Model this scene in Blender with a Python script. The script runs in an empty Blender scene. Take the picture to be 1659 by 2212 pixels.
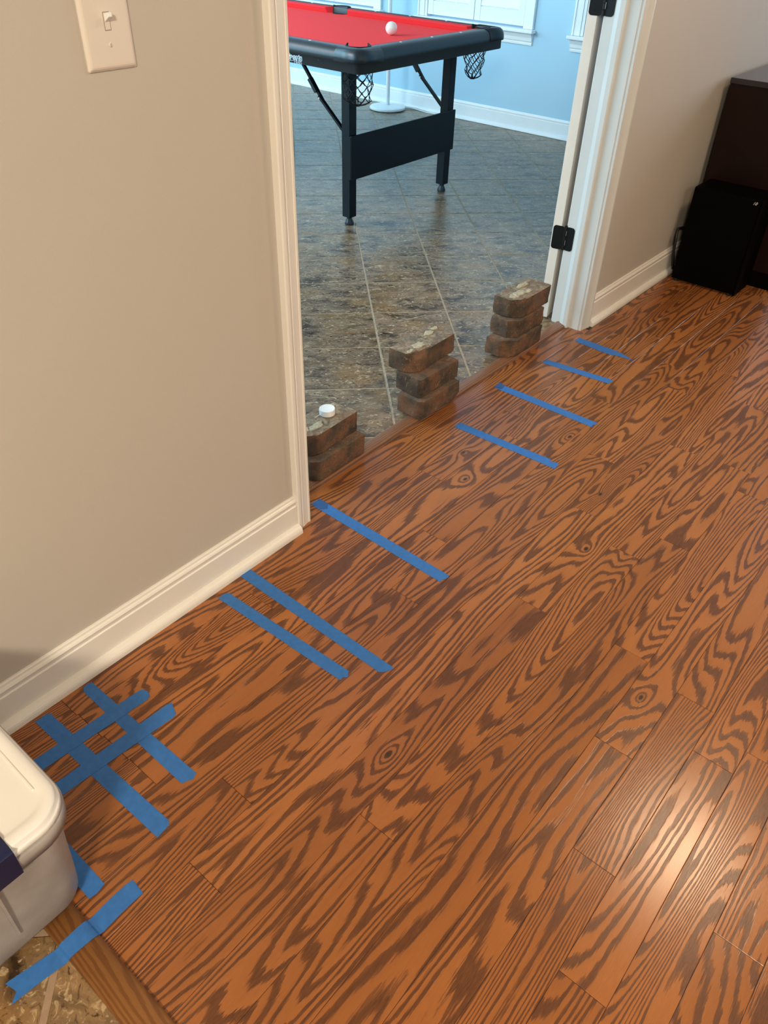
import bpy, bmesh, math, random
from mathutils import Vector, Matrix, noise
S = bpy.context.scene
COL = S.collection
R = random.Random(7)

# ---------------------------------------------------------------- camera
CAMH = 1.37157
r_ = Vector((0.6418990669, -0.7663902009, 0.0247315136))
u_ = Vector((0.4701034750, 0.4188118588, 0.7769165656))
f_ = Vector((0.6057790939, 0.4870756480, -0.6291176380))
cam_d = bpy.data.cameras.new('camera')
cam = bpy.data.objects.new('camera', cam_d)
COL.objects.link(cam)
M = Matrix((r_, u_, -f_)).transposed().to_4x4()
M.translation = Vector((0, 0, CAMH))
cam.matrix_world = M
cam_d.sensor_fit = 'HORIZONTAL'
cam_d.sensor_width = 36.0
cam_d.lens = 36.0 * 1666.333 / 1659.0
cam_d.clip_start = 0.02
S.camera = cam

# ---------------------------------------------------------------- light and exposure
S.view_settings.view_transform = 'Standard'
S.view_settings.look = 'None'
S.view_settings.gamma = 1.0
S.view_settings.use_curve_mapping = False
S.view_settings.exposure = 0.0
W = bpy.data.worlds.new('sky'); S.world = W
W.use_nodes = True
W.node_tree.nodes['Background'].inputs[0].default_value = (0.55, 0.78, 1.0, 1)
W.node_tree.nodes['Background'].inputs[1].default_value = 1.6


def area(name, loc, target, size, power, color, size_y=None, spread=None, shape=None):
    l = bpy.data.lights.new(name, 'AREA')
    l.shape = shape or ('RECTANGLE' if size_y else 'SQUARE')
    l.size = size
    if size_y:
        l.size_y = size_y
    l.energy = power
    l.color = color
    if spread:
        l.spread = spread
    o = bpy.data.objects.new(name, l)
    COL.objects.link(o)
    o.location = loc
    o.rotation_euler = (Vector(target) - Vector(loc)).to_track_quat('-Z', 'Y').to_euler()
    return o


WARM = (1.0, 0.88, 0.69)
area('kitchen_ceiling_light', (-1.9, -0.95, 2.45), (0.3, 1.0, 0.3), 0.45, 120, WARM)
area('hall_ceiling_light', (2.63, 0.04, 2.54), (2.2, 0.0, 0.0), 0.30, 24, (1.0, 0.74, 0.48), shape='DISK')
area('hall_fill_light', (0.1, -1.9, 2.54), (0.5, -0.6, 0.0), 1.0, 66, (1.0, 0.90, 0.74))  # added broad fill for the hall, no lamp of its own there
area('hall_window_light', (5.85, -0.1, 1.45), (3.6, 1.0, 1.1), 1.0, 34, (0.72, 0.84, 1.0), 1.2)
area('sunroom_cloth_fill', (1.3, 4.7, 2.5), (2.6, 3.6, 0), 1.3, 120, (0.92, 0.94, 1.0))  # added fill to brighten the table cloth, no fixture behind it
# daylight of the sun room's other windows, outside the frame
area('sunroom_west_window_light', (0.15, 4.2, 1.55), (4.0, 3.2, 0.7), 3.4, 150, (0.46, 0.80, 1.0), 1.5)
area('sunroom_north_window_light', (3.0, 7.05, 1.6), (3.6, 3.0, 0.6), 3.6, 150, (0.46, 0.80, 1.0), 1.5)

# ---------------------------------------------------------------- node helpers
class NT:
    def __init__(self, name):
        self.m = bpy.data.materials.new(name)
        self.m.use_nodes = True
        self.t = self.m.node_tree
        self.p = self.t.nodes['Principled BSDF']

    def n(self, typ, **kw):
        x = self.t.nodes.new(typ)
        for k, v in kw.items():
            setattr(x, k, v)
        return x

    def put(self, sock, v):
        if isinstance(v, bpy.types.NodeSocket):
            self.t.links.new(v, sock)
        elif v is not None:
            sock.default_value = v

    def math(self, op, a, b=None, c=None, clamp=False):
        x = self.n('ShaderNodeMath', operation=op)
        x.use_clamp = clamp
        self.put(x.inputs[0], a)
        if b is not None:
            self.put(x.inputs[1], b)
        if c is not None:
            self.put(x.inputs[2], c)
        return x.outputs[0]

    def vmath(self, op, a, b=None):
        x = self.n('ShaderNodeVectorMath', operation=op)
        self.put(x.inputs[0], a)
        if b is not None:
            self.put(x.inputs[1], b)
        return x.outputs['Value'] if op in ('LENGTH', 'DISTANCE', 'DOT_PRODUCT') else x.outputs[0]

    def noise(self, vec, scale=1.0, detail=2.0, rough=0.5, dist=0.0):
        x = self.n('ShaderNodeTexNoise')
        self.put(x.inputs['Vector'], vec)
        self.put(x.inputs['Scale'], scale)
        self.put(x.inputs['Detail'], detail)
        self.put(x.inputs['Roughness'], rough)
        self.put(x.inputs['Distortion'], dist)
        return x.outputs['Fac']

    def obj(self):
        return self.n('ShaderNodeTexCoord').outputs['Object']

    def attr(self, name, vec=False):
        x = self.n('ShaderNodeAttribute', attribute_type='OBJECT', attribute_name=name)
        return x.outputs['Vector'] if vec else x.outputs['Fac']

    def ramp(self, fac, stops):
        x = self.n('ShaderNodeValToRGB')
        self.put(x.inputs[0], fac)
        e = x.color_ramp.elements
        while len(e) < len(stops):
            e.new(0.5)
        for i, (pos, c) in enumerate(stops):
            e[i].position = pos
            e[i].color = (c, c, c, 1) if isinstance(c, (int, float)) else (*c, 1)
        return x.outputs[0]

    def mix(self, fac, a, b, mode='MIX'):
        x = self.n('ShaderNodeMix', data_type='RGBA', blend_type=mode)
        self.put(x.inputs[0], fac)
        self.put(x.inputs[6], (*a, 1) if isinstance(a, tuple) else a)
        self.put(x.inputs[7], (*b, 1) if isinstance(b, tuple) else b)
        return x.outputs[2]

    def bump(self, h, dist=0.001, strength=1.0):
        x = self.n('ShaderNodeBump')
        x.inputs['Distance'].default_value = dist
        x.inputs['Strength'].default_value = strength
        self.put(x.inputs['Height'], h)
        self.t.links.new(x.outputs[0], self.p.inputs['Normal'])

    def set(self, **kw):
        for k, v in kw.items():
            k = {'color': 'Base Color', 'rough': 'Roughness', 'metal': 'Metallic', 'spec': 'Specular IOR Level',
                 'coat': 'Coat Weight', 'coatr': 'Coat Roughness', 'trans': 'Transmission Weight', 'ior': 'IOR',
                 'sss': 'Subsurface Weight', 'alpha': 'Alpha', 'sheen': 'Sheen Weight'}[k]
            if isinstance(v, tuple) and len(v) == 3:
                v = (*v, 1)
            self.put(self.p.inputs[k], v)
        return self


def plain(name, color, rough=0.5, var=0.04, scale=30.0, bump=0.0, bscale=400.0, **kw):
    t = NT(name)
    v = t.obj()
    n = t.noise(v, scale, 3)
    a = tuple(c * (1 - var) for c in color); b = tuple(min(1, c * (1 + var)) for c in color)
    t.set(color=t.ramp(n, [(0.3, a), (0.7, b)]), rough=rough, **kw)
    if bump:
        t.bump(t.noise(v, bscale, 2), bump)
    return t.m


def oak(name, light, dark, rings=(9.0, 22.0), rough=0.27, lin=14.0, sx=1.0):
    t = NT(name)
    v = t.obj()
    seed = t.attr('seed')
    knot = t.attr('knot', True)
    off = t.n('ShaderNodeCombineXYZ')
    t.put(off.inputs[0], t.math('MULTIPLY', seed, 17.3))
    t.put(off.inputs[1], t.math('MULTIPLY', seed, 5.9))
    t.put(off.inputs[2], t.math('MULTIPLY', seed, 29.7))
    vs = t.vmath('ADD', t.vmath('MULTIPLY', v, (1.15 * sx, 9.5, 1.0)), off.outputs[0])
    # knot pull
    kd = t.vmath('SUBTRACT', v, knot)
    kd = t.vmath('MULTIPLY', kd, (0.75, 1.35, 0.0))
    kl = t.vmath('LENGTH', kd)
    g = t.math('EXPONENT', t.math('MULTIPLY', kl, -38.0))
    big = t.noise(vs, 1.0, 1.2, 0.38, 0.0)
    sr = t.math('FRACT', t.math('MULTIPLY', seed, 7.77))
    k = t.math('ADD', t.math('MULTIPLY', sr, rings[1] - rings[0]), rings[0])
    vr = t.vmath('MULTIPLY', v, (16.0, 300.0, 1.0))
    rag = t.noise(t.vmath('ADD', vr, off.outputs[0]), 1.0, 3.0, 0.6)
    wob = t.noise(t.vmath('ADD', t.vmath('MULTIPLY', v, (9.0, 42.0, 1.0)), off.outputs[0]), 1.0, 2.0, 0.5)
    sepy = t.n('ShaderNodeSeparateXYZ'); t.put(sepy.inputs[0], v)
    ph = t.math('MULTIPLY', big, k)
    ph = t.math('ADD', ph, t.math('MULTIPLY', sepy.outputs[1], lin))
    ph = t.math('ADD', ph, t.math('MULTIPLY', g, 3.2))
    ph = t.math('ADD', ph, t.math('MULTIPLY', wob, 0.50))
    ph = t.math('ADD', ph, t.math('MULTIPLY', rag, 0.62))
    fr = t.math('FRACT', ph)
    # width of the dark, porous band changes over the board
    wv = t.noise(t.vmath('ADD', t.vmath('MULTIPLY', v, (3.0, 16.0, 1.0)), off.outputs[0]), 1.3, 2.0, 0.5)
    fr2 = t.math('ADD', fr, t.math('MULTIPLY', t.math('SUBTRACT', wv, 0.5), -0.75))
    mask = t.ramp(fr2, [(0.0, 0.8), (0.05, 1.0), (0.34, 0.95), (0.44, 0.10), (0.80, 0.0), (0.97, 0.03), (1.0, 0.7)])
    pores = t.noise(t.vmath('ADD', t.vmath('MULTIPLY', v, (55.0, 900.0, 1.0)), off.outputs[0]), 1.0, 2.0, 0.6)
    pore_m = t.ramp(pores, [(0.40, 0.0), (0.62, 1.0)])
    mm = t.math('MULTIPLY', mask, t.math('ADD', t.math('MULTIPLY', pore_m, 0.30), 0.72), clamp=True)
    tone = t.noise(t.vmath('ADD', t.vmath('MULTIPLY', v, (2.0, 6.0, 1.0)), off.outputs[0]), 1.0, 2.0)
    s2 = t.math('FRACT', t.math('MULTIPLY', seed, 3.31))
    tn = t.math('ADD', t.math('MULTIPLY', tone, 0.55), t.math('MULTIPLY', s2, 0.35))
    lc = t.ramp(tn, [(0.15, tuple(c * x for c, x in zip(light, (0.74, 0.70, 0.66)))), (0.55, light),
                     (0.9, tuple(c * x for c, x in zip(light, (1.16, 1.2, 1.2))))])
    col = t.mix(mm, lc, dark)
    fine = t.ramp(pores, [(0.3, 0.90), (0.7, 1.06)])
    col = t.mix(1.0, col, fine, 'MULTIPLY')
    kdark = t.ramp(t.math('ADD', kl, t.math('MULTIPLY', wob, 0.006)), [(0.007, 1.0), (0.0125, 0.0)])
    col = t.mix(kdark, col, (0.028, 0.016, 0.010))
    t.set(color=col, rough=t.math('ADD', t.math('MULTIPLY', mm, 0.07), rough), spec=0.5)
    t.bump(t.math('ADD', t.math('MULTIPLY', mm, -0.6), t.math('MULTIPLY', pores, 0.25)), 0.00025)
    return t.m


def tile_mat(name, base, vein, deep, rough=0.33, st=1.0, fl=1.0, spec=0.5):
    t = NT(name)
    v = t.obj()
    seed = t.attr('seed')
    off = t.n('ShaderNodeCombineXYZ')
    t.put(off.inputs[0], t.math('MULTIPLY', seed, 13.3))
    t.put(off.inputs[1], t.math('MULTIPLY', seed, 41.0))
    v1 = t.vmath('ADD', t.vmath('MULTIPLY', v, (9.0, 9.0 + 13.0 * st, 1.0)), off.outputs[0])
    n1 = t.noise(v1, 1.0, 5.0, 0.62, 0.6)
    v2 = t.vmath('ADD', t.vmath('MULTIPLY', v, (60.0 * fl, fl * (60.0 + 70.0 * st), 1.0)), off.outputs[0])
    n2 = t.noise(v2, 1.0, 4.0, 0.65, 1.6)
    n3 = t.noise(t.vmath('ADD', t.vmath('MULTIPLY', v, (5.0, 8.0, 1.0)), off.outputs[0]), 1.0, 2.0)
    c = t.ramp(n1, [(0.34, deep), (0.50, base), (0.64, tuple(x * 1.5 for x in base))])
    warm = tuple(x * y for x, y in zip(base, (1.35, 1.12, 0.72)))
    c = t.mix(t.ramp(n3, [(0.5, 0.0), (0.68, 0.7)]), c, warm)
    m2 = t.ramp(n2, [(0.56, 0.0), (0.66, 0.85)])
    c = t.mix(m2, c, vein)
    m3 = t.ramp(n2, [(0.34, 0.8), (0.43, 0.0)])
    c = t.mix(m3, c, tuple(x * 0.5 for x in deep))
    t.set(color=c, rough=t.math('ADD', t.math('MULTIPLY', n2, 0.16), rough - 0.08), spec=spec)
    t.bump(t.math('ADD', t.math('MULTIPLY', n1, 0.7), t.math('MULTIPLY', n2, 0.4)), 0.0011)
    return t.m


def brick_mat(name, top_mortar):
    t = NT(name)
    v = t.obj()
    seed = t.attr('seed')
    off = t.n('ShaderNodeCombineXYZ')
    t.put(off.inputs[0], t.math('MULTIPLY', seed, 7.3))
    t.put(off.inputs[2], t.math('MULTIPLY', seed, 3.1))
    vs = t.vmath('ADD', v, off.outputs[0])
    n1 = t.noise(vs, 14.0, 4.0, 0.6)
    n2 = t.noise(vs, 90.0, 3.0, 0.6)
    n3 = t.noise(vs, 260.0, 2.0, 0.5)
    n4 = t.noise(t.vmath('MULTIPLY', vs, (1.0, 1.0, 0.5)), 60.0, 4.0, 0.7, 1.2)
    c = t.ramp(n1, [(0.32, (0.050, 0.037, 0.028)), (0.46, (0.100, 0.066, 0.042)), (0.58, (0.185, 0.088, 0.046)),
                    (0.70, (0.13, 0.094, 0.064))])
    c = t.mix(t.ramp(n2, [(0.45, 0.0), (0.75, 0.5)]), c, (0.070, 0.052, 0.038))
    c = t.mix(t.ramp(n4, [(0.62, 0.0), (0.70, 0.65)]), c, (0.36, 0.29, 0.21))
    c = t.mix(t.ramp(n3, [(0.68, 0.0), (0.76, 0.7)]), c, (0.45, 0.38, 0.30))
    g = t.n('ShaderNodeNewGeometry')
    sp = t.n('ShaderNodeSeparateXYZ'); t.put(sp.inputs[0], g.outputs['Normal'])
    up = t.ramp(sp.outputs[2], [(0.75, 0.0), (0.93, 1.0)])
    nm = t.noise(vs, 34.0, 5.0, 0.7, 0.8)
    amt = t.math('MULTIPLY', up, t.ramp(nm, [(0.42, 0.25), (0.60, 1.0)]))
    amt = t.math('MULTIPLY', amt, top_mortar, clamp=True)
    mc = t.ramp(n2, [(0.3, (0.22, 0.17, 0.115)), (0.6, (0.38, 0.31, 0.21)), (0.75, (0.55, 0.47, 0.33))])
    c = t.mix(amt, c, mc)
    t.set(color=c, rough=0.78, spec=0.3)
    t.bump(t.math('ADD', n2, t.math('MULTIPLY', n3, 0.4)), 0.0030)
    return t.m


M_OAK = oak('oak_floor', (0.375, 0.132, 0.037), (0.088, 0.031, 0.0125), rings=(13.0, 34.0), lin=10.0, rough=0.225)
M_OAKT = oak('oak_moulding', (0.34, 0.145, 0.042), (0.235, 0.088, 0.026), rings=(20.0, 22.0), rough=0.36, lin=60.0, sx=1.0)
M_OAKD = oak('oak_threshold', (0.27, 0.120, 0.055), (0.13, 0.055, 0.026), rings=(3.0, 4.0), rough=0.32, lin=120.0, sx=0.6)
M_TILE = tile_mat('sunroom_tile', (0.165, 0.112, 0.068), (0.52, 0.42, 0.28), (0.036, 0.021, 0.012), 0.30, 0.65, 0.62, 0.50)
M_KTILE = tile_mat('kitchen_tile', (0.205, 0.125, 0.058), (0.50, 0.36, 0.20), (0.040, 0.020, 0.008), 0.42, 0.0, 0.75, 0.4)
M_GROUT = plain('grout', (0.34, 0.26, 0.175), 0.85, 0.15, 60)
M_KGROUT = plain('kitchen_grout', (0.33, 0.22, 0.135), 0.85, 0.12, 60)
M_SUB = plain('floor_gap', (0.045, 0.022, 0.012), 0.8)
M_WALL = plain('greige_wall_paint', (0.53, 0.475, 0.405), 0.62, 0.012, 3.0, 0.00025, 500.0)
M_BLUE = plain('blue_wall_paint', (0.42, 0.645, 0.78), 0.60, 0.012, 3.0, 0.00025, 500.0)
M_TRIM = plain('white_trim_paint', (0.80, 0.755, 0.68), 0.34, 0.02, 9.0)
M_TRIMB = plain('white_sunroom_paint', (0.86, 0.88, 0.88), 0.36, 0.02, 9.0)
M_JAMB = plain('white_trim_sunroom_lit', (0.64, 0.65, 0.625), 0.34, 0.02, 9.0)  # trim white cooled and dimmed, painting sunroom light onto jambs and right casing
M_CEIL = plain('ceiling_paint', (0.72, 0.70, 0.66), 0.8)
M_TAPE = plain('blue_painter_tape', (0.036, 0.155, 0.435), 0.55, 0.10, 70.0, 0.0002, 900.0, spec=0.35)
M_TAPED = plain('folded_tape', (0.018, 0.080, 0.240), 0.6, 0.1, 70.0)
M_BRK = [brick_mat('tumbled_brick', 0.12), brick_mat('tumbled_brick_with_mortar', 0.8)]
M_MORT = plain('dried_mortar', (0.42, 0.355, 0.24), 0.9, 0.25, 120.0, 0.003, 160.0)
M_CAP = plain('white_plastic', (0.82, 0.82, 0.80), 0.35)
M_PLATE = plain('switch_plastic', (0.74, 0.66, 0.575), 0.38, 0.015)
M_SLOT = plain('switch_slot', (0.34, 0.29, 0.24), 0.5)
M_HINGE = plain('black_hinge_metal', (0.006, 0.006, 0.006), 0.42, 0.1, 60.0, metal=0.4)
M_SILV = plain('bright_metal', (0.75, 0.78, 0.8), 0.3, 0.05, metal=0.8)
M_BLKM = plain('black_painted_steel', (0.004, 0.007, 0.010), 0.45, 0.1, 40.0, spec=0.22)
M_RAIL = plain('black_rail_laminate', (0.013, 0.021, 0.026), 0.42, 0.1, 200.0, 0.0003, 700.0)
M_PLAS = plain('black_plastic', (0.009, 0.014, 0.018), 0.36, 0.08, spec=0.4)
M_NET = plain('black_netting', (0.006, 0.007, 0.009), 0.8)
M_CLOTH = plain('red_table_cloth', (0.95, 0.066, 0.068), 0.95, 0.04, 500.0, 0.0003, 1500.0, spec=0.1)
M_CUSH = plain('red_cushion_cloth', (0.72, 0.022, 0.026), 0.9, 0.06, 500.0, 0.0003, 1500.0)
M_BALL = plain('ivory_ball', (0.85, 0.83, 0.76), 0.12, 0.02, coat=0.6)
M_LAMP = plain('white_enamel', (0.84, 0.86, 0.86), 0.3)
M_INK = plain('white_print', (0.80, 0.86, 0.88), 0.5)
M_INKD = plain('dark_print', (0.012, 0.045, 0.060), 0.5)
M_CABI = plain('dark_brown_wood', (0.010, 0.0035, 0.0022), 0.35, 0.2, 12.0, spec=0.18)
M_CABT = plain('dark_polished_top', (0.020, 0.016, 0.020), 0.2, 0.1, 12.0)
M_SPK = plain('black_speaker_vinyl', (0.0008, 0.0008, 0.0008), 0.6, 0.1, spec=0.05)
M_CABLE = plain('black_cable', (0.003, 0.003, 0.003), 0.5)
M_LOGO = plain('grey_badge_print', (0.55, 0.52, 0.50), 0.4)
M_NAVY = plain('navy_plastic', (0.0055, 0.010, 0.048), 0.35, 0.1)
M_LID = plain('white_lid_plastic', (0.80, 0.765, 0.71), 0.32, 0.02, 8.0)


def tub_mat():
    t = NT('frosted_tub_plastic')
    v = t.obj()
    n = t.noise(v, 14.0, 4.0)
    c = t.ramp(n, [(0.3, (0.40, 0.355, 0.32)), (0.7, (0.54, 0.49, 0.45))])
    t.set(color=c, rough=0.34, trans=0.28, ior=1.3, sss=0.0)
    t.bump(t.noise(v, 350.0, 2.0), 0.0003)
    return t.m


M_TUB = tub_mat()
tg = NT('window_glass')
tg.set(color=(0.9, 0.96, 1.0), rough=0.02, trans=1.0, ior=1.05)
M_GLASS = tg.m

# ---------------------------------------------------------------- mesh helpers
class MB:
    def __init__(self):
        self.v = []; self.f = []

    def box(self, x0, x1, y0, y1, z0, z1):
        b = len(self.v)
        self.v += [(x, y, z) for z in (z0, z1) for y in (y0, y1) for x in (x0, x1)]
        self.f += [tuple(b + i for i in q) for q in ((0, 2, 3, 1), (4, 5, 7, 6), (0, 1, 5, 4), (2, 6, 7, 3), (0, 4, 6, 2), (1, 3, 7, 5))]
        return self

    def prism(self, pts, d, closed=True):
        """pts: list of 3D points of a closed outline, swept by vector d"""
        b = len(self.v); n = len(pts); d = Vector(d)
        self.v += [tuple(p) for p in pts] + [tuple(Vector(p) + d) for p in pts]
        for i in range(n):
            j = (i + 1) % n
            self.f.append((b + i, b + j, b + n + j, b + n + i))
        self.f.append(tuple(b + i for i in reversed(range(n))))
        self.f.append(tuple(b + n + i for i in range(n)))
        return self

    def loops(self, rings, close=True, cap0=True, cap1=True):
        b = len(self.v); n = len(rings[0])
        for r in rings:
            self.v += [tuple(p) for p in r]
        for k in range(len(rings) - 1):
            for i in range(n if close else n - 1):
                j = (i + 1) % n
                self.f.append((b + k * n + i, b + k * n + j, b + (k + 1) * n + j, b + (k + 1) * n + i))
        if cap0:
            self.f.append(tuple(b + i for i in reversed(range(n))))
        if cap1:
            self.f.append(tuple(b + (len(rings) - 1) * n + i for i in range(n)))
        return self

    def lathe(self, prof, cx=0, cy=0, n=32):
        rings = [[(cx + r * math.cos(2 * math.pi * i / n), cy + r * math.sin(2 * math.pi * i / n), z) for i in range(n)] for r, z in prof]
        return self.loops(rings)

    def tube(self, pts, r, n=6):
        pts = [Vector(p) for p in pts]
        rings = []
        for i, p in enumerate(pts):
            d = (pts[min(i + 1, len(pts) - 1)] - pts[max(i - 1, 0)]).normalized()
            a = d.cross(Vector((0, 0, 1)))
            if a.length < 1e-3:
                a = d.cross(Vector((1, 0, 0)))
            a.normalize(); c = d.cross(a)
            rr = r[i] if isinstance(r, (list, tuple)) else r
            rings.append([p + rr * (math.cos(t) * a + math.sin(t) * c) for t in [2 * math.pi * k / n for k in range(n)]])
        return self.loops(rings)

    def bar(self, a, b, w, h):
        a = Vector(a); b = Vector(b); d = (b - a).normalized()
        s = d.cross(Vector((0, 0, 1)))
        if s.length < 1e-3:
            s = Vector((1, 0, 0))
        s.normalize(); t = s.cross(d)
        s = s * (w / 2); t = t * (h / 2)
        return self.loops([[a - s - t, a + s - t, a + s + t, a - s + t], [b - s - t, b + s - t, b + s + t, b - s + t]])

    def build(self, name, mat, parent=None, bevel=0.0, seg=2, smooth=False, origin=None):
        me = bpy.data.meshes.new(name)
        vs = self.v
        if origin is not None:
            ox, oy, oz = origin
            vs = [(x - ox, y - oy, z - oz) for x, y, z in vs]
        me.from_pydata(vs, [], self.f)
        bm = bmesh.new(); bm.from_mesh(me)
        bmesh.ops.recalc_face_normals(bm, faces=bm.faces[:])
        bm.to_mesh(me); bm.free()
        me.materials.append(mat)
        if smooth:
            me.shade_smooth() if hasattr(me, 'shade_smooth') else [setattr(p, 'use_smooth', True) for p in me.polygons]
        o = bpy.data.objects.new(name, me)
        COL.objects.link(o)
        if origin is not None:
            o.location = origin
        if parent:
            o.parent = parent
        if bevel:
            md = o.modifiers.new('bevel', 'BEVEL')
            md.width = bevel; md.segments = seg; md.limit_method = 'ANGLE'; md.angle_limit = math.radians(35)
            for p in me.polygons:
                p.use_smooth = True
            md.harden_normals = False
            w = o.modifiers.new('wn', 'WEIGHTED_NORMAL')
        return o


def box(name, x0, x1, y0, y1, z0, z1, mat, parent=None, bevel=0.0, seg=2):
    return MB().box(x0, x1, y0, y1, z0, z1).build(name, mat, parent, bevel, seg)


def thing(name, label, cat, loc=(0, 0, 0), group=None, rotz=0.0):
    o = bpy.data.objects.new(name, None)
    COL.objects.link(o)
    o.location = loc; o.rotation_euler = (0, 0, rotz)
    o.empty_display_size = 0.05
    return tag(o, label, cat, group)


def tag(o, label, cat, group=None):
    o['label'] = label; o['category'] = cat
    if group:
        o['group'] = group
    return o


def struct(o, label=None):
    o['kind'] = 'structure'
    if label:
        o['label'] = label
    return o


# ---------------------------------------------------------------- walls
YL, YR, YB = 1.200, 1.228, 1.345      # hall wall plane left and right of the doorway, sunroom side
XL, XR = 1.157, 2.739                 # clear doorway
DH = 2.05
CEIL = 2.56
w = MB()
w.box(-3.4, XL - 0.01, YL, 1.27, 0, CEIL).box(XR + 0.01, 6.0, YR, 1.27, 0, CEIL).box(XL - 0.01, XR + 0.01, YR, 1.27, DH, CEIL)
struct(w.build('wall_front', M_WALL), 'greige painted wall with the wide doorway')
w = MB()
w.box(-0.1, XL - 0.01, 1.2702, YB, 0, CEIL).box(XR + 0.01, 5.43, 1.2702, YB, 0, CEIL).box(XL - 0.01, XR + 0.01, 1.2702, YB, DH, CEIL)
struct(w.build('wall_sunroom', M_BLUE), 'pale blue sunroom side of the doorway wall')
# hall shell behind the camera
struct(box('wall_left', -3.5, -3.4, -3.2, 1.27, 0, CEIL, M_WALL))
struct(box('wall_back', -3.5, 6.1, -3.3, -3.2, 0, CEIL, M_WALL))
struct(box('wall_right', 6.0, 6.1, -3.2, 1.27, 0, CEIL, M_WALL))
struct(box('ceiling', -3.5, 6.1, -3.3, 7.4, CEIL, CEIL + 0.06, M_CEIL))
# sunroom shell
struct(box('wall_west', -0.1, 0.0, YB, 7.3, 0, CEIL, M_BLUE))
struct(box('wall_north', -0.1, 5.53, 7.2, 7.3, 0, CEIL, M_BLUE))
XF = 5.43
WIN = [(4.60, 5.48), (3.24, 4.12), (1.90, 2.82)]     # openings in y
WZ0, WZ1 = 0.637, 2.0
w = MB()
w.box(XF, XF + 0.1, YB, 7.2, 0, WZ0).box(XF, XF + 0.1, YB, 7.2, WZ1, CEIL)
ys = [YB] + [v for a in reversed(WIN) for v in a] + [7.2]
for i in range(0, len(ys), 2):
    w.box(XF, XF + 0.1, ys[i], ys[i + 1], WZ0, WZ1)
struct(w.build('wall_far', M_BLUE), 'pale blue sunroom wall with shuttered windows')

# ---------------------------------------------------------------- floors
fl = struct(box('floor', 0.10, 6.0, -3.2, 1.2785, -0.03, -0.0012, M_SUB), 'oak strip floor of the hall')
PW, Y0 = 0.0856, -0.175
JOINTS = {0: [.8227], 1: [1.216], 3: [.798], 4: [1.043, 2.55], 5: [1.305, 2.10], 6: [1.739], 7: [.590, 1.62, 2.62], 8: [1.284, 2.2], 9: [.32, 1.704],
          10: [.47, 1.979], 11: [1.1, 2.715], 12: [.377, 1.332, 2.3], 13: [.375, 1.893, 2.9], 14: [.371, .854, 1.55], 15: [.368, 1.22, 2.46]}
KNOTS = [(1.603, .980), (1.809, .640), (1.562, .553), (1.200, .223), (1.714, 1.066), (.725, .552), (2.418, .61), (2.02, .86)]


def plank(x0, x1, y0, y1, seed, kn):
    g = 0.00035; c = 0.0007
    cx, cy = (x0 + x1) / 2, (y0 + y1) / 2
    a, b = (x1 - x0) / 2 - g, (y1 - y0) / 2 - g
    m = MB()
    rings = [[(sx * aa, sy * bb, z) for sx, sy in ((-1, -1), (1, -1), (1, 1), (-1, 1))] for aa, bb, z in ((a, b, -0.0012), (a, b, -0.0006), (a - c, b - c, 0.0))]
    m.loops(rings, cap0=False)
    o = m.build('plank', M_OAK, fl)
    o.location = (cx, cy, 0)
    o['seed'] = seed
    o['knot'] = (kn[0] - cx, kn[1] - cy, 0.0) if kn else (9.0, 9.0, 0.0)
    return o


for r in range(-9, 17):
    y0, y1 = Y0 + r * PW, Y0 + (r + 1) * PW
    xa, xb = (0.1425, 4.9)
    if r == 16:
        xa, xb, y1 = XL - 0.03, XR + 0.03, 1.2785
    js = sorted(JOINTS.get(r, []))
    x = js[-1] if js else xa + R.uniform(0.2, 0.9)
    if not js:
        js = [x]
    while True:
        x += R.uniform(0.45, 1.25)
        if x > xb - 0.25:
            break
        js.append(x)
    x = js[0]
    xs = [xa] + [j for j in js if xa + 0.08 < j < xb - 0.08] + [xb]
    # long first boards are cut where the photo does not show it only beyond 1.3 m
    for i in range(len(xs) - 1):
        kn = next((k for k in KNOTS if xs[i] < k[0] < xs[i + 1] and y0 < k[1] < y1), None)
        plank(xs[i], xs[i + 1], y0, y1, round(R.uniform(0.5, 9.5), 3), kn)


def clip(poly, x0, x1, y0, y1):
    def cut(p, f, g):
        out = []
        for i in range(len(p)):
            a, b = p[i], p[(i + 1) % len(p)]
            fa, fb = f(a), f(b)
            if fa >= 0:
                out.append(a)
            if (fa >= 0) != (fb >= 0):
                t = fa / (fa - fb)
                out.append((a[0] + t * (b[0] - a[0]), a[1] + t * (b[1] - a[1])))
        return out
    for f in (lambda p: p[0] - x0, lambda p: x1 - p[0], lambda p: p[1] - y0, lambda p: y1 - p[1]):
        poly = cut(poly, f, None)
        if len(poly) < 3:
            return []
    return poly


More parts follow.
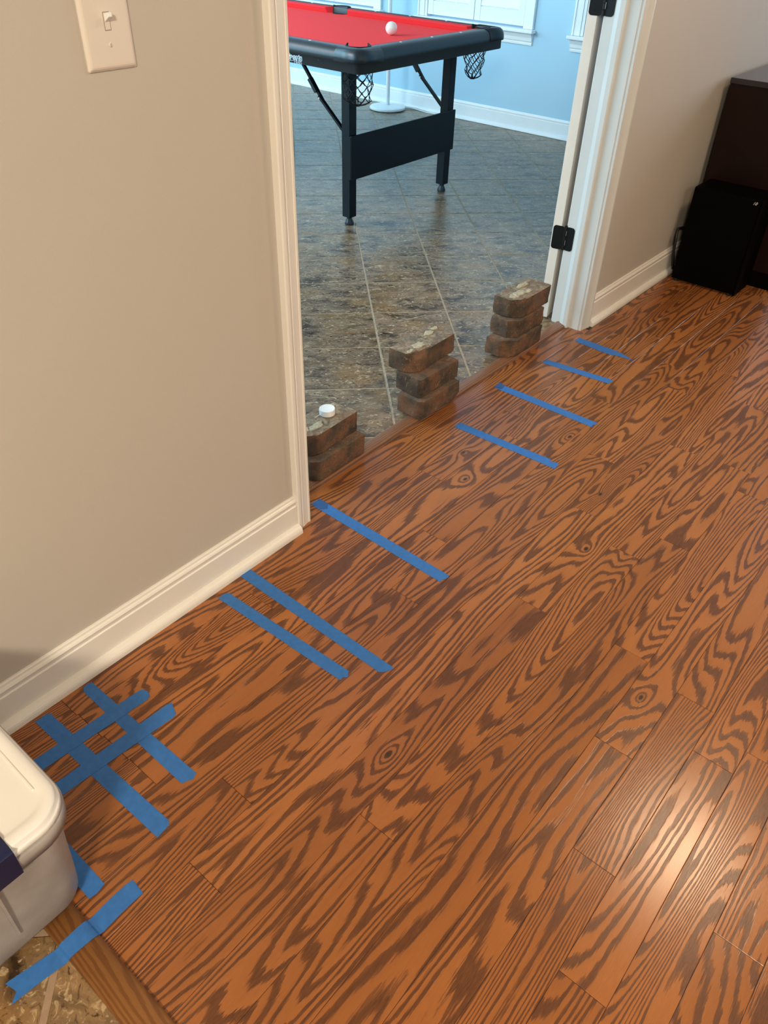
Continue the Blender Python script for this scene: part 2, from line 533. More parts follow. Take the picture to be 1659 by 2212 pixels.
def tile_floor(slab, mat, ox, oy, th, s, grout, region, keep, thick=0.003):
    cu = Vector((math.cos(th), math.sin(th))); ru = Vector((math.sin(th), -math.cos(th)))
    x0, x1, y0, y1 = region
    n = 0
    h = s / 2 - grout / 2
    for i in range(-30, 31):
        for j in range(-30, 31):
            c = Vector((ox, oy)) + s * (i + .5) * cu + s * (j + .5) * ru
            if not keep(c.x, c.y):
                continue
            poly = [tuple(c + a * h * cu + b * h * ru) for a, b in ((-1, -1), (1, -1), (1, 1), (-1, 1))]
            poly = clip(poly, x0, x1, y0, y1)
            if not poly:
                continue
            area2 = abs(sum(poly[k][0] * poly[(k + 1) % len(poly)][1] - poly[(k + 1) % len(poly)][0] * poly[k][1] for k in range(len(poly)))) / 2
            if area2 < 4e-4:
                continue
            loc = []
            for px, py in poly:
                d = Vector((px, py)) - c
                loc.append((d.dot(cu), d.dot(ru)))
            mx = sum(a for a, b in loc) / len(loc); my = sum(b for a, b in loc) / len(loc)
            def inset(k):
                out = []
                for a, b in loc:
                    v = Vector((a - mx, b - my)); L = v.length or 1
                    v *= max(0, (L - k * 1.3)) / L
                    out.append((mx + v.x, my + v.y))
                return out
            i0 = loc; i1 = inset(0.0012)
            m = MB().loops([[(a, b, -thick) for a, b in i0], [(a, b, -0.0009) for a, b in i0], [(a, b, 0.0) for a, b in i1]], cap0=False)
            o = m.build('tile', mat, slab)
            o.matrix_local = Matrix.Translation((c.x, c.y, 0)) @ Matrix(((cu.x, ru.x, 0, 0), (cu.y, ru.y, 0, 0), (0, 0, 1, 0), (0, 0, 0, 1)))
            o['seed'] = round(R.uniform(0.5, 9.5), 3)
            n += 1
    return n


sf = struct(box('floor', 0.0, XF, 1.300, 7.2, -0.03, -0.0014, M_GROUT), 'stone-look tile floor of the sunroom, laid diagonally')
tile_floor(sf, M_TILE, 2.9507, 2.6042, math.radians(-44.61), 0.31, 0.0075, (0.9, 5.40, 1.3005, 7.2), lambda x, y: x > 0.60 * y - 0.75)
kf = struct(box('floor', -3.4, 0.0995, -3.2, 1.2, -0.03, -0.0020, M_KGROUT), 'brown tile floor of the kitchen')
# grout lines cross at x - y = -0.64 and x + y = 0.855
gx, gy = (0.855 - 0.64) / 2, (0.855 + 0.64) / 2
tile_floor(kf, M_KTILE, gx, gy, math.radians(-45), 0.31, 0.0125, (-2.0, 0.0995, -1.4, 1.2), lambda x, y: True)

# thresholds
def arc_prof(w, h, n=8, flat=0.55, foot=0.0):
    """half-rounded reducer profile: list of (across, z)"""
    pts = [(-w / 2, foot)]
    for i in range(n + 1):
        t = math.pi * (1 - i / n)
        x = math.cos(t); z = math.sin(t) ** flat
        pts.append((x * w / 2, 0.0015 + z * (h - 0.0015)))
    pts.append((w / 2, foot))
    return pts


m = MB().prism([(XL - 0.03, 1.3025 + a, z) for a, z in arc_prof(0.048, 0.0105)], (XR - XL + 0.06, 0, 0))
t1 = struct(m.build('threshold', M_OAKD, origin=(1.95, 1.3025, 0)), 'dark oak reducer strip in the doorway between oak and tile')
t1['seed'] = 3.7; t1['knot'] = (9., 9., 0.)
me = MB().prism([(0.116 + a, -1.6, z) for a, z in arc_prof(0.055, 0.0125, 12, 0.75)], (0, 2.785, 0))
t2 = me.build('threshold', M_OAKT, origin=(0.116, 0.0, 0))
# grain runs along y: turn the mesh so that its local x is the long axis
rot = Matrix.Rotation(math.radians(-90), 4, 'Z')
t2.data.transform(rot); t2.rotation_euler = (0, 0, math.radians(90))
struct(t2, 'rounded oak threshold strip between kitchen tile and oak floor')
t2['seed'] = 5.1; t2['knot'] = (9., 9., 0.)
for p in t2.data.polygons:
    p.use_smooth = len(p.vertices) == 4

# ---------------------------------------------------------------- trim
def base_profile(yw, h):
    """baseboard section (y, z) on a wall plane y = yw"""
    t = 0.014
    return [(yw, 0), (yw - t, 0), (yw - t, h - 0.027), (yw - t + 0.003, h - 0.0245), (yw - t + 0.0025, h - 0.019), (yw - t + 0.001, h - 0.013),
            (yw - t + 0.0035, h - 0.009), (yw - t + 0.007, h - 0.007), (yw - 0.006, h - 0.002), (yw - 0.004, h), (yw, h)]


def shoe_profile(yf, d=0.018, h=0.024):
    """quarter round in front of the baseboard face y = yf"""
    pts = [(yf, 0), (yf - d, 0)]
    for i in range(1, 7):
        a = math.pi / 2 * i / 6
        pts.append((yf - d * (1 - (1 - math.cos(a))), h * (0.25 + 0.75 * math.sin(a))))
    return pts[:2] + [(yf - d, h * 0.25)] + [(yf - d * math.cos(math.pi / 2 * i / 6), h * (0.25 + 0.75 * math.sin(math.pi / 2 * i / 6))) for i in range(1, 7)]


def run_x(prof, x0, x1):
    return MB().prism([(x0, y, z) for y, z in prof], (x1 - x0, 0, 0))


def run_y(prof, y0, y1, xw, sgn):
    """profile given for a wall plane 0 (points (offset, z), offset <= 0 is into the room)"""
    return MB().prism([(xw + sgn * a, y0, z) for a, z in prof], (0, y1 - y0, 0))


bl = struct(run_x(base_profile(YL, 0.112), -3.4, 1.1035).build('baseboard_left', M_TRIM), 'white baseboard left of the doorway')
run_x(shoe_profile(YL - 0.014), -3.4, 1.1045).build('shoe_moulding', M_TRIM, bl)
br = struct(run_x(base_profile(YR, 0.122), 2.797, 6.0).build('baseboard_right', M_TRIM), 'white baseboard right of the doorway')
run_x(shoe_profile(YR - 0.014), 2.802, 6.0).build('shoe_moulding', M_TRIM, br)
bf = struct(run_y([(a, z) for a, z in base_profile(0, 0.122)], YB, 7.2, XF, 1).build('baseboard_far', M_TRIMB), 'white baseboard of the sunroom')
run_y([(a, z) for a, z in shoe_profile(-0.014)], YB, 7.2, XF, 1).build('shoe_moulding', M_TRIMB, bf)

# casing: (x offset from the opening edge, thickness) section, swept upwards
CAS = [(0.0, 0.0), (0.0, 0.009), (0.003, 0.011), (0.008, 0.011), (0.0095, 0.0095), (0.022, 0.0115), (0.034, 0.0145), (0.0355, 0.0125), (0.039, 0.0135),
       (0.0405, 0.0165), (0.046, 0.0185), (0.054, 0.0185), (0.057, 0.016), (0.057, 0.0)]
m = MB().prism([(XL - a * 0.93, YL - t, 0) for a, t in CAS], (0, 0, DH + 0.06))
struct(m.build('trim_1', M_TRIM), 'white door casing left of the doorway')
CASR = [(0.0, 0.0), (0.0, 0.011), (0.0015, 0.0125), (0.020, 0.0155), (0.0215, 0.014), (0.030, 0.0165), (0.036, 0.019), (0.0375, 0.0175), (0.042, 0.0195), (0.0435, 0.018),
        (0.049, 0.0215), (0.057, 0.0215), (0.059, 0.018), (0.059, 0.0)]
m = MB().prism([(XR - 0.001 + a, YR - t, 0) for a, t in CASR], (0, 0, DH + 0.06))
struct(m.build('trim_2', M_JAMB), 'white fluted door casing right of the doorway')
struct(box('trim_3', XL - 0.057, XR + 0.057, YL + 0.010, YR - 0.0005, DH + 0.061, DH + 0.12, M_TRIM, None, 0.002), 'white head casing over the doorway')
# jambs with stop
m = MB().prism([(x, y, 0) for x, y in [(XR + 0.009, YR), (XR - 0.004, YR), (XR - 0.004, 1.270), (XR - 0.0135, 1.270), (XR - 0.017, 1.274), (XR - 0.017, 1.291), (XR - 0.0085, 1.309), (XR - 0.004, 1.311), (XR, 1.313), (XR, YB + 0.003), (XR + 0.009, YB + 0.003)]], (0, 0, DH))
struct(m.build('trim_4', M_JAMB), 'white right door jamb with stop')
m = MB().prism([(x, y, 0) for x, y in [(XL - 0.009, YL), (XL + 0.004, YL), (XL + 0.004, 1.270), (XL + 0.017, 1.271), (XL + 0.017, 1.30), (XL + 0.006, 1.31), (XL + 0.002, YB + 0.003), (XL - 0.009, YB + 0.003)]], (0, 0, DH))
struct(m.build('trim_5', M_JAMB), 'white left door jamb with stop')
struct(box('trim_6', XL + 0.0175, XR - 0.0175, YL + 0.03, YB, DH - 0.012, DH - 0.001, M_TRIM), 'white head jamb')

m = MB().prism([(XR + 0.006 + a * 0.95, YB + t, 0) for a, t in CAS], (0, 0, DH + 0.06))
struct(m.build('trim_7', M_TRIMB), 'white casing on the sunroom side of the right jamb')
m = MB().prism([(XL - 0.006 - a * 0.95, YB + t, 0) for a, t in CAS], (0, 0, DH + 0.06))
struct(m.build('trim_8', M_TRIMB), 'white casing on the sunroom side of the left jamb')
# open door leaf, folded back against the sunroom side
ang = math.radians(10)
dleaf = bpy.data.objects.new('door_1', None); COL.objects.link(dleaf)
dleaf.location = (2.732, 1.3705, 0.0); dleaf.rotation_euler = (0, 0, ang)
struct(dleaf, 'white door leaf standing open beyond the right jamb')
T = 0.035
st = [(0, 0.11), (0.65, 0.76)]
box('stile', 0, 0.11, 0, T, 0.012, 2.03, M_TRIM, dleaf, 0.0012)
box('stile', 0.65, 0.76, 0, T, 0.012, 2.03, M_TRIM, dleaf, 0.0012)
for z0, z1 in ((0.012, 0.23), (0.95, 1.05), (1.92, 2.03)):
    box('rail', 0.1105, 0.6495, 0.001, T - 0.001, z0, z1, M_TRIM, dleaf)
for z0, z1 in ((0.2305, 0.9495), (1.0505, 1.9195)):
    box('panel', 0.1105, 0.6495, 0.012, T - 0.012, z0, z1, M_TRIM, dleaf)


def rounded_rect(cx, cy, w, h, r, n=5):
    pts = []
    for qx, qy, a0 in ((1, 1, 0), (-1, 1, 90), (-1, -1, 180), (1, -1, 270)):
        for i in range(n + 1):
            a = math.radians(a0 + 90 * i / n)
            pts.append((cx + qx * (w / 2 - r) + r * math.cos(a), cy + qy * (h / 2 - r) + r * math.sin(a)))
    return pts


dleaf_m = Matrix.Translation(dleaf.location) @ Matrix.Rotation(ang, 4, 'Z')
for zc in (0.340, 1.108, 1.84):
    # leaf on the door edge (x = 0 plane of the door, faces -x), knuckle and the leaf on the jamb; all in door coordinates
    inv = dleaf_m.inverted()
    h = MB()
    pts = [(0.0 - 0.0012, y, z) for y, z in rounded_rect(0.0085, zc, 0.0450, 0.089, 0.011)]
    h.prism(pts, (0.0008, 0, 0))
    hg = h.build('hinge', M_HINGE, dleaf)
    h = MB()
    jm = [Vector((XR - 0.0016, y, z)) for y, z in rounded_rect(1.3340, zc, 0.036, 0.089, 0.011)]
    h.prism([tuple(inv @ p) for p in jm], tuple(inv.to_3x3() @ Vector((0.0014, 0, 0))))
    h.build('jamb_leaf', M_HINGE, hg)
    kx = inv @ Vector((XR - 0.0005, 1.3545, 0))
    k = MB()
    for i in range(5):
        z0 = zc - 0.0445 + i * 0.0178
        k.lathe([(0.0062, z0 + 0.0004), (0.0066, z0 + 0.001), (0.0066, z0 + 0.0168), (0.0062, z0 + 0.0174)], kx.x, kx.y, 12)
    k.lathe([(0.002, zc + 0.0444), (0.0045, zc + 0.046), (0.004, zc + 0.048), (0.001, zc + 0.0485)], kx.x, kx.y, 12)
    k.build('knuckle', M_HINGE, hg, smooth=False)
    p = MB()
    for z0 in (zc - 0.024, zc + 0.012):
        p.bar(tuple(inv @ Vector((XR - 0.0055, 1.3475, z0))), tuple(inv @ Vector((XR - 0.0055, 1.3475, z0 + 0.018))), 0.0012, 0.0012)
    p.build('hinge_glint', M_SILV, hg)
    s = MB()
    for dy, dz in ((0.010, 0.030), (0.024, 0.0), (0.010, -0.030), (0.026, 0.028)):
        s.v += []
        pr = [(-0.0016 + 0.0, dy + 0.0035 * math.cos(t), zc + dz + 0.0035 * math.sin(t)) for t in [2 * math.pi * q / 10 for q in range(10)]]
        s.prism(pr, (0.0004, 0, 0))
    s.build('screws', M_BLKM, hg)

# ---------------------------------------------------------------- sunroom windows with shutters
for wi, (ya, yb) in enumerate(WIN):
    wo = bpy.data.objects.new('window_%d' % (wi + 1), None); COL.objects.link(wo)
    struct(wo, ['shuttered sunroom window behind the side pocket of the pool table', 'shuttered sunroom window behind the near corner of the pool table', 'shuttered sunroom window beside the doorway'][wi])
    ctop = WZ1
    cw = 0.06
    for s_, y0, y1 in ((-1, ya - cw, ya), (1, yb, yb + cw)):
        m = MB().box(XF - 0.018, XF, y0, y1, WZ0 - 0.0, ctop + cw)
        m.box(XF - 0.024, XF - 0.018, (y0 if s_ < 0 else y1 - 0.014), (y0 + 0.014 if s_ < 0 else y1), WZ0, ctop + cw)
        m.build('casing', M_TRIMB, wo, 0.002)
    box('head_casing', XF - 0.018, XF, ya, yb, ctop, ctop + cw, M_TRIMB, wo, 0.002)
    # stool (inside sill) and moulded apron
    box('sill', XF - 0.055, XF + 0.02, ya - cw - 0.018, yb + cw + 0.018, WZ0 - 0.022, WZ0 - 0.0005, M_TRIMB, wo, 0.005, 3)
    m = MB().prism([(XF - a, ya - cw, z) for a, z in ((0, WZ0 - 0.095), (0.010, WZ0 - 0.095), (0.012, WZ0 - 0.083), (0.009, WZ0 - 0.079), (0.016, WZ0 - 0.070), (0.020, WZ0 - 0.050), (0.032, WZ0 - 0.030), (0.036, WZ0 - 0.0225), (0, WZ0 - 0.0225))], (0, yb - ya + 2 * cw, 0))
    m.build('apron', M_TRIMB, wo)
    box('glass_pane', XF + 0.07, XF + 0.074, ya, yb, WZ0, WZ1, M_GLASS, wo)
    # shutter frame and two shutters
    fr = MB().box(XF - 0.012, XF + 0.03, ya, ya + 0.022, WZ0, WZ1).box(XF - 0.012, XF + 0.03, yb - 0.022, yb, WZ0, WZ1)
    fr.build('shutter_frame', M_TRIMB, wo, 0.0015)
    ym = (ya + yb) / 2
    for y0, y1 in ((ya + 0.025, ym - 0.003), (ym + 0.003, yb - 0.025)):
        m = MB()
        z0, z1 = WZ0 + 0.013, WZ1 - 0.01
        m.box(XF - 0.008, XF + 0.020, y0, y0 + 0.048, z0, z1).box(XF - 0.008, XF + 0.020, y1 - 0.048, y1, z0, z1)
        m.box(XF - 0.006, XF + 0.018, y0 + 0.048, y1 - 0.048, z0, z0 + 0.085).box(XF - 0.006, XF + 0.018, y0 + 0.048, y1 - 0.048, z1 - 0.085, z1)
        sh = m.build('shutter', M_TRIMB, wo, 0.0015)
        zz = z0 + 0.088
        while zz < z1 - 0.15:
            a = MB().prism([(XF + 0.001, y0 + 0.0485, zz + 0.001), (XF - 0.005, y0 + 0.0485, zz + 0.004), (XF + 0.008, y0 + 0.0485, zz + 0.079), (XF + 0.014, y0 + 0.0485, zz + 0.078)], (0, y1 - y0 - 0.097, 0))
            a.build('slat', M_TRIMB, sh)
            zz += 0.072

# ---------------------------------------------------------------- pool table
TX0, TX1, TY0, TY1 = 2.850, 4.003, 2.500, 4.70
ZB, ZT = 0.732, 0.825
tb = thing('pool_table', 'folding pool table with black rails, red cloth and black steel legs', 'pool table', ((TX0 + TX1) / 2, (TY0 + TY1) / 2, 0))
OFF = (-(TX0 + TX1) / 2, -(TY0 + TY1) / 2, 0)


def tpart(m, name, mat, parent=tb, **kw):
    m.v = [(x + OFF[0], y + OFF[1], z) for x, y, z in m.v]
    return m.build(name, mat, parent, **kw)


def rrect(x0, x1, y0, y1, r, z, n=8):
    return [(p[0], p[1], z) for p in rounded_rect((x0 + x1) / 2, (y0 + y1) / 2, x1 - x0, y1 - y0, r, n)]


def inset_ring(d, z, r0=0.045):
    return rrect(TX0 + d, TX1 - d, TY0 + d, TY1 - d, max(0.004, r0 - d), z)


prof = [(0.030, ZB), (0.012, ZB), (0.009, ZB + 0.002), (0.009, 0.772), (0.0, 0.775), (0.0, 0.790), (0.003, 0.803), (0.011, 0.815), (0.022, 0.822), (0.036, ZT), (0.074, ZT), (0.076, 0.822), (0.076, 0.790)]
tpart(MB().loops([inset_ring(d, z) for d, z in prof], cap0=False, cap1=False), 'rail_frame', M_RAIL, smooth=True)
tpart(MB().box(TX0 + 0.03, TX1 - 0.03, TY0 + 0.03, TY1 - 0.03, ZB + 0.004, 0.789), 'bed_board', M_BLKM)
tpart(MB().box(TX0 + 0.078, TX1 - 0.078, TY0 + 0.078, TY1 - 0.078, 0.7892, 0.7945), 'playing_cloth', M_CLOTH)
CZ = 0.7945
# cushions
cprof = [(0.0765, CZ), (0.0765, 0.8235), (0.080, 0.8245), (0.112, 0.8215), (0.1155, 0.818), (0.105, CZ)]
PK = 0.085    # half mouth of a pocket, measured along the rail
ymid = (TY0 + TY1) / 2


def cushion(axis, a0, a1, side):
    m = MB()
    def P(a, d, z):
        if axis == 'x':
            return (a, TY0 + d if side == 0 else TY1 - d, z)
        return (TX0 + d if side == 0 else TX1 - d, a, z)
    k = 0.0
    rings = []
    for a, s in ((a0, 1), (a1, -1)):
        rings.append([P(a + s * (d - 0.0765) * 0.75, d, z) for d, z in cprof])
    m.loops(rings)
    tpart(m, 'cushion', M_CUSH, bevel=0.002)


for side in (0, 1):
    cushion('x', TX0 + 0.15, TX1 - 0.15, side)
    cushion('y', TY0 + 0.15, ymid - 0.058, side)
    cushion('y', ymid + 0.058, TY1 - 0.15, side)

pockets = [(TX0 + 0.105, TY0 + 0.105, 225), (TX1 - 0.105, TY0 + 0.105, 315), (TX0 + 0.105, TY1 - 0.105, 135), (TX1 - 0.105, TY1 - 0.105, 45),
           (TX0 + 0.072, ymid, 180), (TX1 - 0.072, ymid, 0)]
for i, (px, py, a0) in enumerate(pockets):
    m = MB()
    n = 22
    span = 125 if i < 4 else 95
    r_o, r_i = 0.058, 0.052
    rings = []
    for k in range(n + 1):
        a = math.radians(a0 - span + 2 * span * k / n)
        c, s = math.cos(a), math.sin(a)
        lift = 0.0045 * max(0, abs(k / n - 0.5) * 2 - 0.8) / 0.2
        rings.append([(px + r_i * c, py + r_i * s, CZ - 0.02), (px + r_i * c, py + r_i * s, ZT + 0.002 + lift), (px + (r_i + r_o) / 2 * c, py + (r_i + r_o) / 2 * s, ZT + 0.0045 + lift),
                      (px + r_o * c, py + r_o * s, ZT + 0.002 + lift), (px + r_o * c, py + r_o * s, CZ - 0.02)])
    m.loops(rings, close=True)
    pk = tpart(m, 'pocket_liner', M_NET, smooth=False)
    tpart(MB().lathe([(0.0001, CZ + 0.0006), (r_i - 0.0005, CZ + 0.0006), (r_i - 0.0005, CZ + 0.0002), (0.0001, CZ + 0.0002)], px, py, 28), 'pocket_dark_disc', M_NET, pk)  # flat black disc on the cloth, painting the dark inside an open pocket

# moulded corner caps and the seams beside them
for cx, cy, sx, sy in ((TX0, TY0, 1, 1), (TX1, TY0, -1, 1), (TX0, TY1, 1, -1), (TX1, TY1, -1, -1)):
    e = 0.0018
    L = 0.155
    def ring(d, z):
        r = 0.047
        pts = [(cx + sx * (L), cy + sy * (d - e))]
        c0 = (cx + sx * (r - e * 0), cy + sy * (r))
        for k in range(9):
            a = math.pi / 2 * k / 8
            rr = max(0.004, r - d + e)
            pts.append((cx + sx * (r - rr * math.sin(a)) , cy + sy * (r - rr * math.cos(a))))
        pts.append((cx + sx * (d - e), cy + sy * L))
        return [(x, y, z) for x, y in pts]
    pr = [(0.000, 0.773), (0.0, 0.790), (0.003, 0.803 + e * .3), (0.011, 0.815 + e * .7), (0.022, 0.822 + e), (0.036, ZT + e), (0.046, ZT + e)]
    m = MB().loops([ring(d, z) for d, z in pr], close=False, cap0=False, cap1=False)
    o = tpart(m, 'corner_cap', M_PLAS, smooth=True)
    sol = o.modifiers.new('thick', 'SOLIDIFY'); sol.thickness = 0.0018; sol.offset = 0

# diamonds (sight dots)
for k in range(1, 4):
    for yy in (TY0 + 0.055, TY1 - 0.055):
        xx = TX0 + 0.105 + (TX1 - TX0 - 0.21) * k / 4
        tpart(MB().lathe([(0.0001, ZT), (0.0065, ZT), (0.0055, ZT + 0.0012), (0.0001, ZT + 0.0015)], xx, yy, 14), 'sight_dot', M_INK)
for k in (1, 2, 3, 5, 6, 7):
    for xx in (TX0 + 0.055, TX1 - 0.055):
        yy = TY0 + 0.105 + (TY1 - TY0 - 0.21) * k / 8
        tpart(MB().lathe([(0.0001, ZT), (0.0065, ZT), (0.0055, ZT + 0.0012), (0.0001, ZT + 0.0015)], xx, yy, 14), 'sight_dot', M_INK)

# legs, levellers, end panels, folding braces
LX = (3.034, 3.838)
for ly, d in ((2.733, -1), (4.467, 1)):
    for lx in LX:
        lg = tpart(MB().box(lx - 0.026, lx + 0.026, ly - 0.026, ly + 0.026, 0.040, ZB + 0.003), 'leg', M_BLKM, bevel=0.003)
        tpart(MB().lathe([(0.001, 0.0), (0.023, 0.0), (0.024, 0.004), (0.022, 0.012), (0.014, 0.030), (0.013, 0.038), (0.018, 0.039), (0.018, 0.0405), (0.001, 0.0405)], lx, ly, 20), 'leveller', M_PLAS, lg, smooth=False)
        # brace
        sy = -d
        b0 = (lx, ly + sy * 0.027, 0.436); b1 = (lx, ly + sy * 0.066, 0.468); b2 = (lx, ly + sy * 0.195, 0.573); b3 = (lx, ly + sy * 0.335, ZB + 0.002)
        m = MB().bar(b0, b1, 0.018, 0.011).bar(b1, b2, 0.018, 0.011)
        br_ = tpart(m, 'brace', M_BLKM)
        tpart(MB().bar((b2[0] + 0.004, b2[1] - sy * 0.02, b2[2] - 0.018), (b3[0] + 0.004, b3[1], b3[2]), 0.014, 0.012), 'brace_upper', M_BLKM, br_)
        mid = Vector(b2).lerp(Vector(b3), 0.10); mid2 = Vector(b2).lerp(Vector(b3), 0.42)
        tpart(MB().bar(mid, mid2, 0.026, 0.016), 'brace_sleeve', M_PLAS, br_)
        q = Vector(b2).lerp(Vector(b3), -0.05)
        tpart(MB().loops([[(q.x - 0.012, q.y + 0.004 * math.cos(t), q.z + 0.004 * math.sin(t)) for t in [2 * math.pi * k / 10 for k in range(10)]],
                          [(q.x - 0.009, q.y + 0.004 * math.cos(t), q.z + 0.004 * math.sin(t)) for t in [2 * math.pi * k / 10 for k in range(10)]]]), 'rivet', M_SILV, br_)
    yp = ly + d * 0.034
    pn = tpart(MB().box(LX[0] - 0.026, LX[1] + 0.030, yp - 0.006, yp + 0.006, 0.228, 0.432), 'end_panel', M_BLKM, bevel=0.003)
    for lx in LX:
        sx = -1 if lx == LX[0] else 1
        tpart(MB().box(lx + sx * 0.0268 - 0.0008, lx + sx * 0.0268 + 0.0018, min(yp, ly + d * -0.004), max(yp, ly + d * -0.004) , 0.231, 0.429), 'panel_flange', M_BLKM, pn)

# hanging ball nets
def net(px, py, top, depth, r0, r1, seed, wob):
    rr = random.Random(seed)
    m = MB()
    n, rows = 9, 7
    def pt(i, k):
        a = 2 * math.pi * (i + 0.5 * (k % 2)) / n
        t = k / rows
        rad = (r0 * (1 - t) ** 0.75 + r1 * t) * (1 + wob * math.sin(k * 2.1 + i)) if k < rows else 0.012
        return Vector((px + rad * math.cos(a) + 0.004 * math.sin(k * 1.7 + seed), py + rad * math.sin(a), top - depth * t ** 0.95 + (0.004 * math.sin(i * 5.1 + k * 3.3) if 0 < k < rows else 0)))
    for k in range(rows):
        for i in range(n):
            p = pt(i, k)
            for j in ((i, k + 1), ((i - 1) if k % 2 == 0 else (i + 1), k + 1)):
                q = pt(j[0] % n if True else 0, j[1])
                midp = (p + q) / 2 + Vector((0, 0, -0.003))
                m.tube([p, midp, q], 0.0019, 4)
    for i in range(n):
        m.tube([pt(i, rows), pt(i + 1, rows)], 0.003, 4)
    return m


for i, (px, py, _) in enumerate(pockets):
    if i == 0:
        m = net(2.972, 2.625, ZB + 0.006, 0.155, 0.070, 0.050, 3, 0.10)
    elif i == 1:
        m = net(3.905, 2.625, ZB + 0.006, 0.150, 0.055, 0.030, 5, 0.22)
    else:
        m = net(px, py, ZB + 0.006, 0.15, 0.052, 0.045, 9 + i, 0.12)
    tpart(m, 'ball_net', M_NET)

# small screw hole and the printed lettering on the long side
tpart(MB().loops([[(TX0 + 0.0092, 2.757 + 0.0045 * math.cos(t), 0.763 + 0.0045 * math.sin(t)) for t in [2 * math.pi * k / 12 for k in range(12)]],
                  [(TX0 + 0.0080, 2.757 + 0.0045 * math.cos(t), 0.763 + 0.0045 * math.sin(t)) for t in [2 * math.pi * k / 12 for k in range(12)]]]), 'side_screw', M_NET)


def lettering(text, size, offset, mat, parent, origin, xdir, ydir, name='lettering', extrude=0.0003, space=1.0, label=None, shear=0.0):
    cu = bpy.data.curves.new('text', 'FONT')
    cu.body = text; cu.size = size; cu.offset = offset; cu.extrude = extrude; cu.space_character = space; cu.shear = shear
    cu.resolution_u = 3
    to = bpy.data.objects.new('text', cu)
    COL.objects.link(to)
    bpy.context.view_layer.update()
    me = bpy.data.meshes.new_from_object(to.evaluated_get(bpy.context.evaluated_depsgraph_get()))
    bpy.data.objects.remove(to)
    x = Vector(xdir).normalized(); y = Vector(ydir).normalized(); z = x.cross(y)
    mt = Matrix((x, y, z)).transposed().to_4x4(); mt.translation = Vector(origin)
    me.transform(mt)
    me.materials.clear(); me.materials.append(mat)
    o = bpy.data.objects.new(name, me); COL.objects.link(o); o.parent = parent
    if label:
        o['label'] = label
    return o


lx0 = TX0 + 0.0086 + OFF[0]


def right_end(o, y):
    """slide the lettering along the side so that its last letter ends at y"""
    d = y - min(v.co.y for v in o.data.vertices)
    o.data.transform(Matrix.Translation((0, d, 0)))


ye = 2.861 + OFF[1]
o = lettering('Sports', 0.0305, 0.0026, M_INK, tb, (lx0, 0, 0.7475), (0, -1, 0), (0, 0, 1), 'lettering_outline', space=1.14)
right_end(o, ye)
o = lettering('Sports', 0.0305, 0.0002, M_INKD, tb, (lx0 - 0.0006, 0, 0.7475), (0, -1, 0), (0, 0, 1), 'lettering', space=1.14, label='dark Sports lettering with a white outline')
right_end(o, ye + 0.0022)
o = lettering('10881', 0.0088, 0.0005, M_INK, tb, (lx0 - 0.0004, 0, 0.7340), (0, -1, 0), (0, 0, 1), 'lettering', space=2.55, label='row of small white characters')
right_end(o, ye + 0.003)
tpart(MB().box(TX0 + 0.0078, TX0 + 0.0088, 2.866, 2.935, 0.7418, 0.7426), 'print_rule', M_INK)

# ball
m = bmesh.new(); bmesh.ops.create_uvsphere(m, u_segments=32, v_segments=20, radius=0.0295)
me = bpy.data.meshes.new('cue_ball'); m.to_mesh(me); m.free(); me.materials.append(M_BALL); me.shade_smooth() if hasattr(me, 'shade_smooth') else None
ball = bpy.data.objects.new('cue_ball', me); COL.objects.link(ball); ball.location = (3.503, 2.868, CZ + 0.0297)
tag(ball, 'white cue ball on the red cloth of the pool table', 'ball')

# ---------------------------------------------------------------- floor lamp and cord
lamp = thing('floor_lamp', 'white floor lamp with a round flat base behind the pool table', 'lamp', (5.248, 4.315, 0))
MB().lathe([(0.001, 0.0), (0.128, 0.0), (0.130, 0.004), (0.130, 0.0045), (0.001, 0.0045)], 0, 0, 40).build('base_pad', M_PLAS, lamp)
MB().lathe([(0.001, 0.0048), (0.139, 0.0048), (0.141, 0.008), (0.141, 0.018), (0.137, 0.023), (0.11, 0.028), (0.03, 0.034), (0.020, 0.035), (0.001, 0.035)], 0, 0, 56).build('base', M_LAMP, lamp, smooth=False)
MB().lathe([(0.001, 0.0352), (0.019, 0.0352), (0.019, 0.039), (0.001, 0.039)], 0, 0, 20).build('collar', M_SILV, lamp)
MB().lathe([(0.001, 0.0392), (0.0155, 0.0392), (0.0155, 1.50), (0.001, 1.50)], 0, 0, 20).build('pole', M_LAMP, lamp, smooth=False)
MB().lathe([(0.10, 1.45), (0.16, 1.45), (0.12, 1.68), (0.115, 1.68), (0.155, 1.453)], 0, 0, 32).build('lamp_shade', M_LAMP, lamp, smooth=False)
cord = MB()
cord.tube([(5.345, 4.23, 0.010), (5.395, 4.17, 0.006), (5.385, 4.08, 0.0035), (5.370, 4.00, 0.0035), (5.378, 3.90, 0.0035), (5.394, 3.78, 0.0035), (5.396, 3.2, 0.0035), (5.394, 2.2, 0.0035)], 0.0032, 6)
cord.tube([(5.35, 4.21, 0.020), (5.392, 4.12, 0.014), (5.390, 4.03, 0.010), (5.375, 3.93, 0.0035)], 0.0028, 6)
tag(cord.build('lamp_cord', M_LAMP), 'white power cord looping from the lamp base along the sunroom baseboard', 'cord')

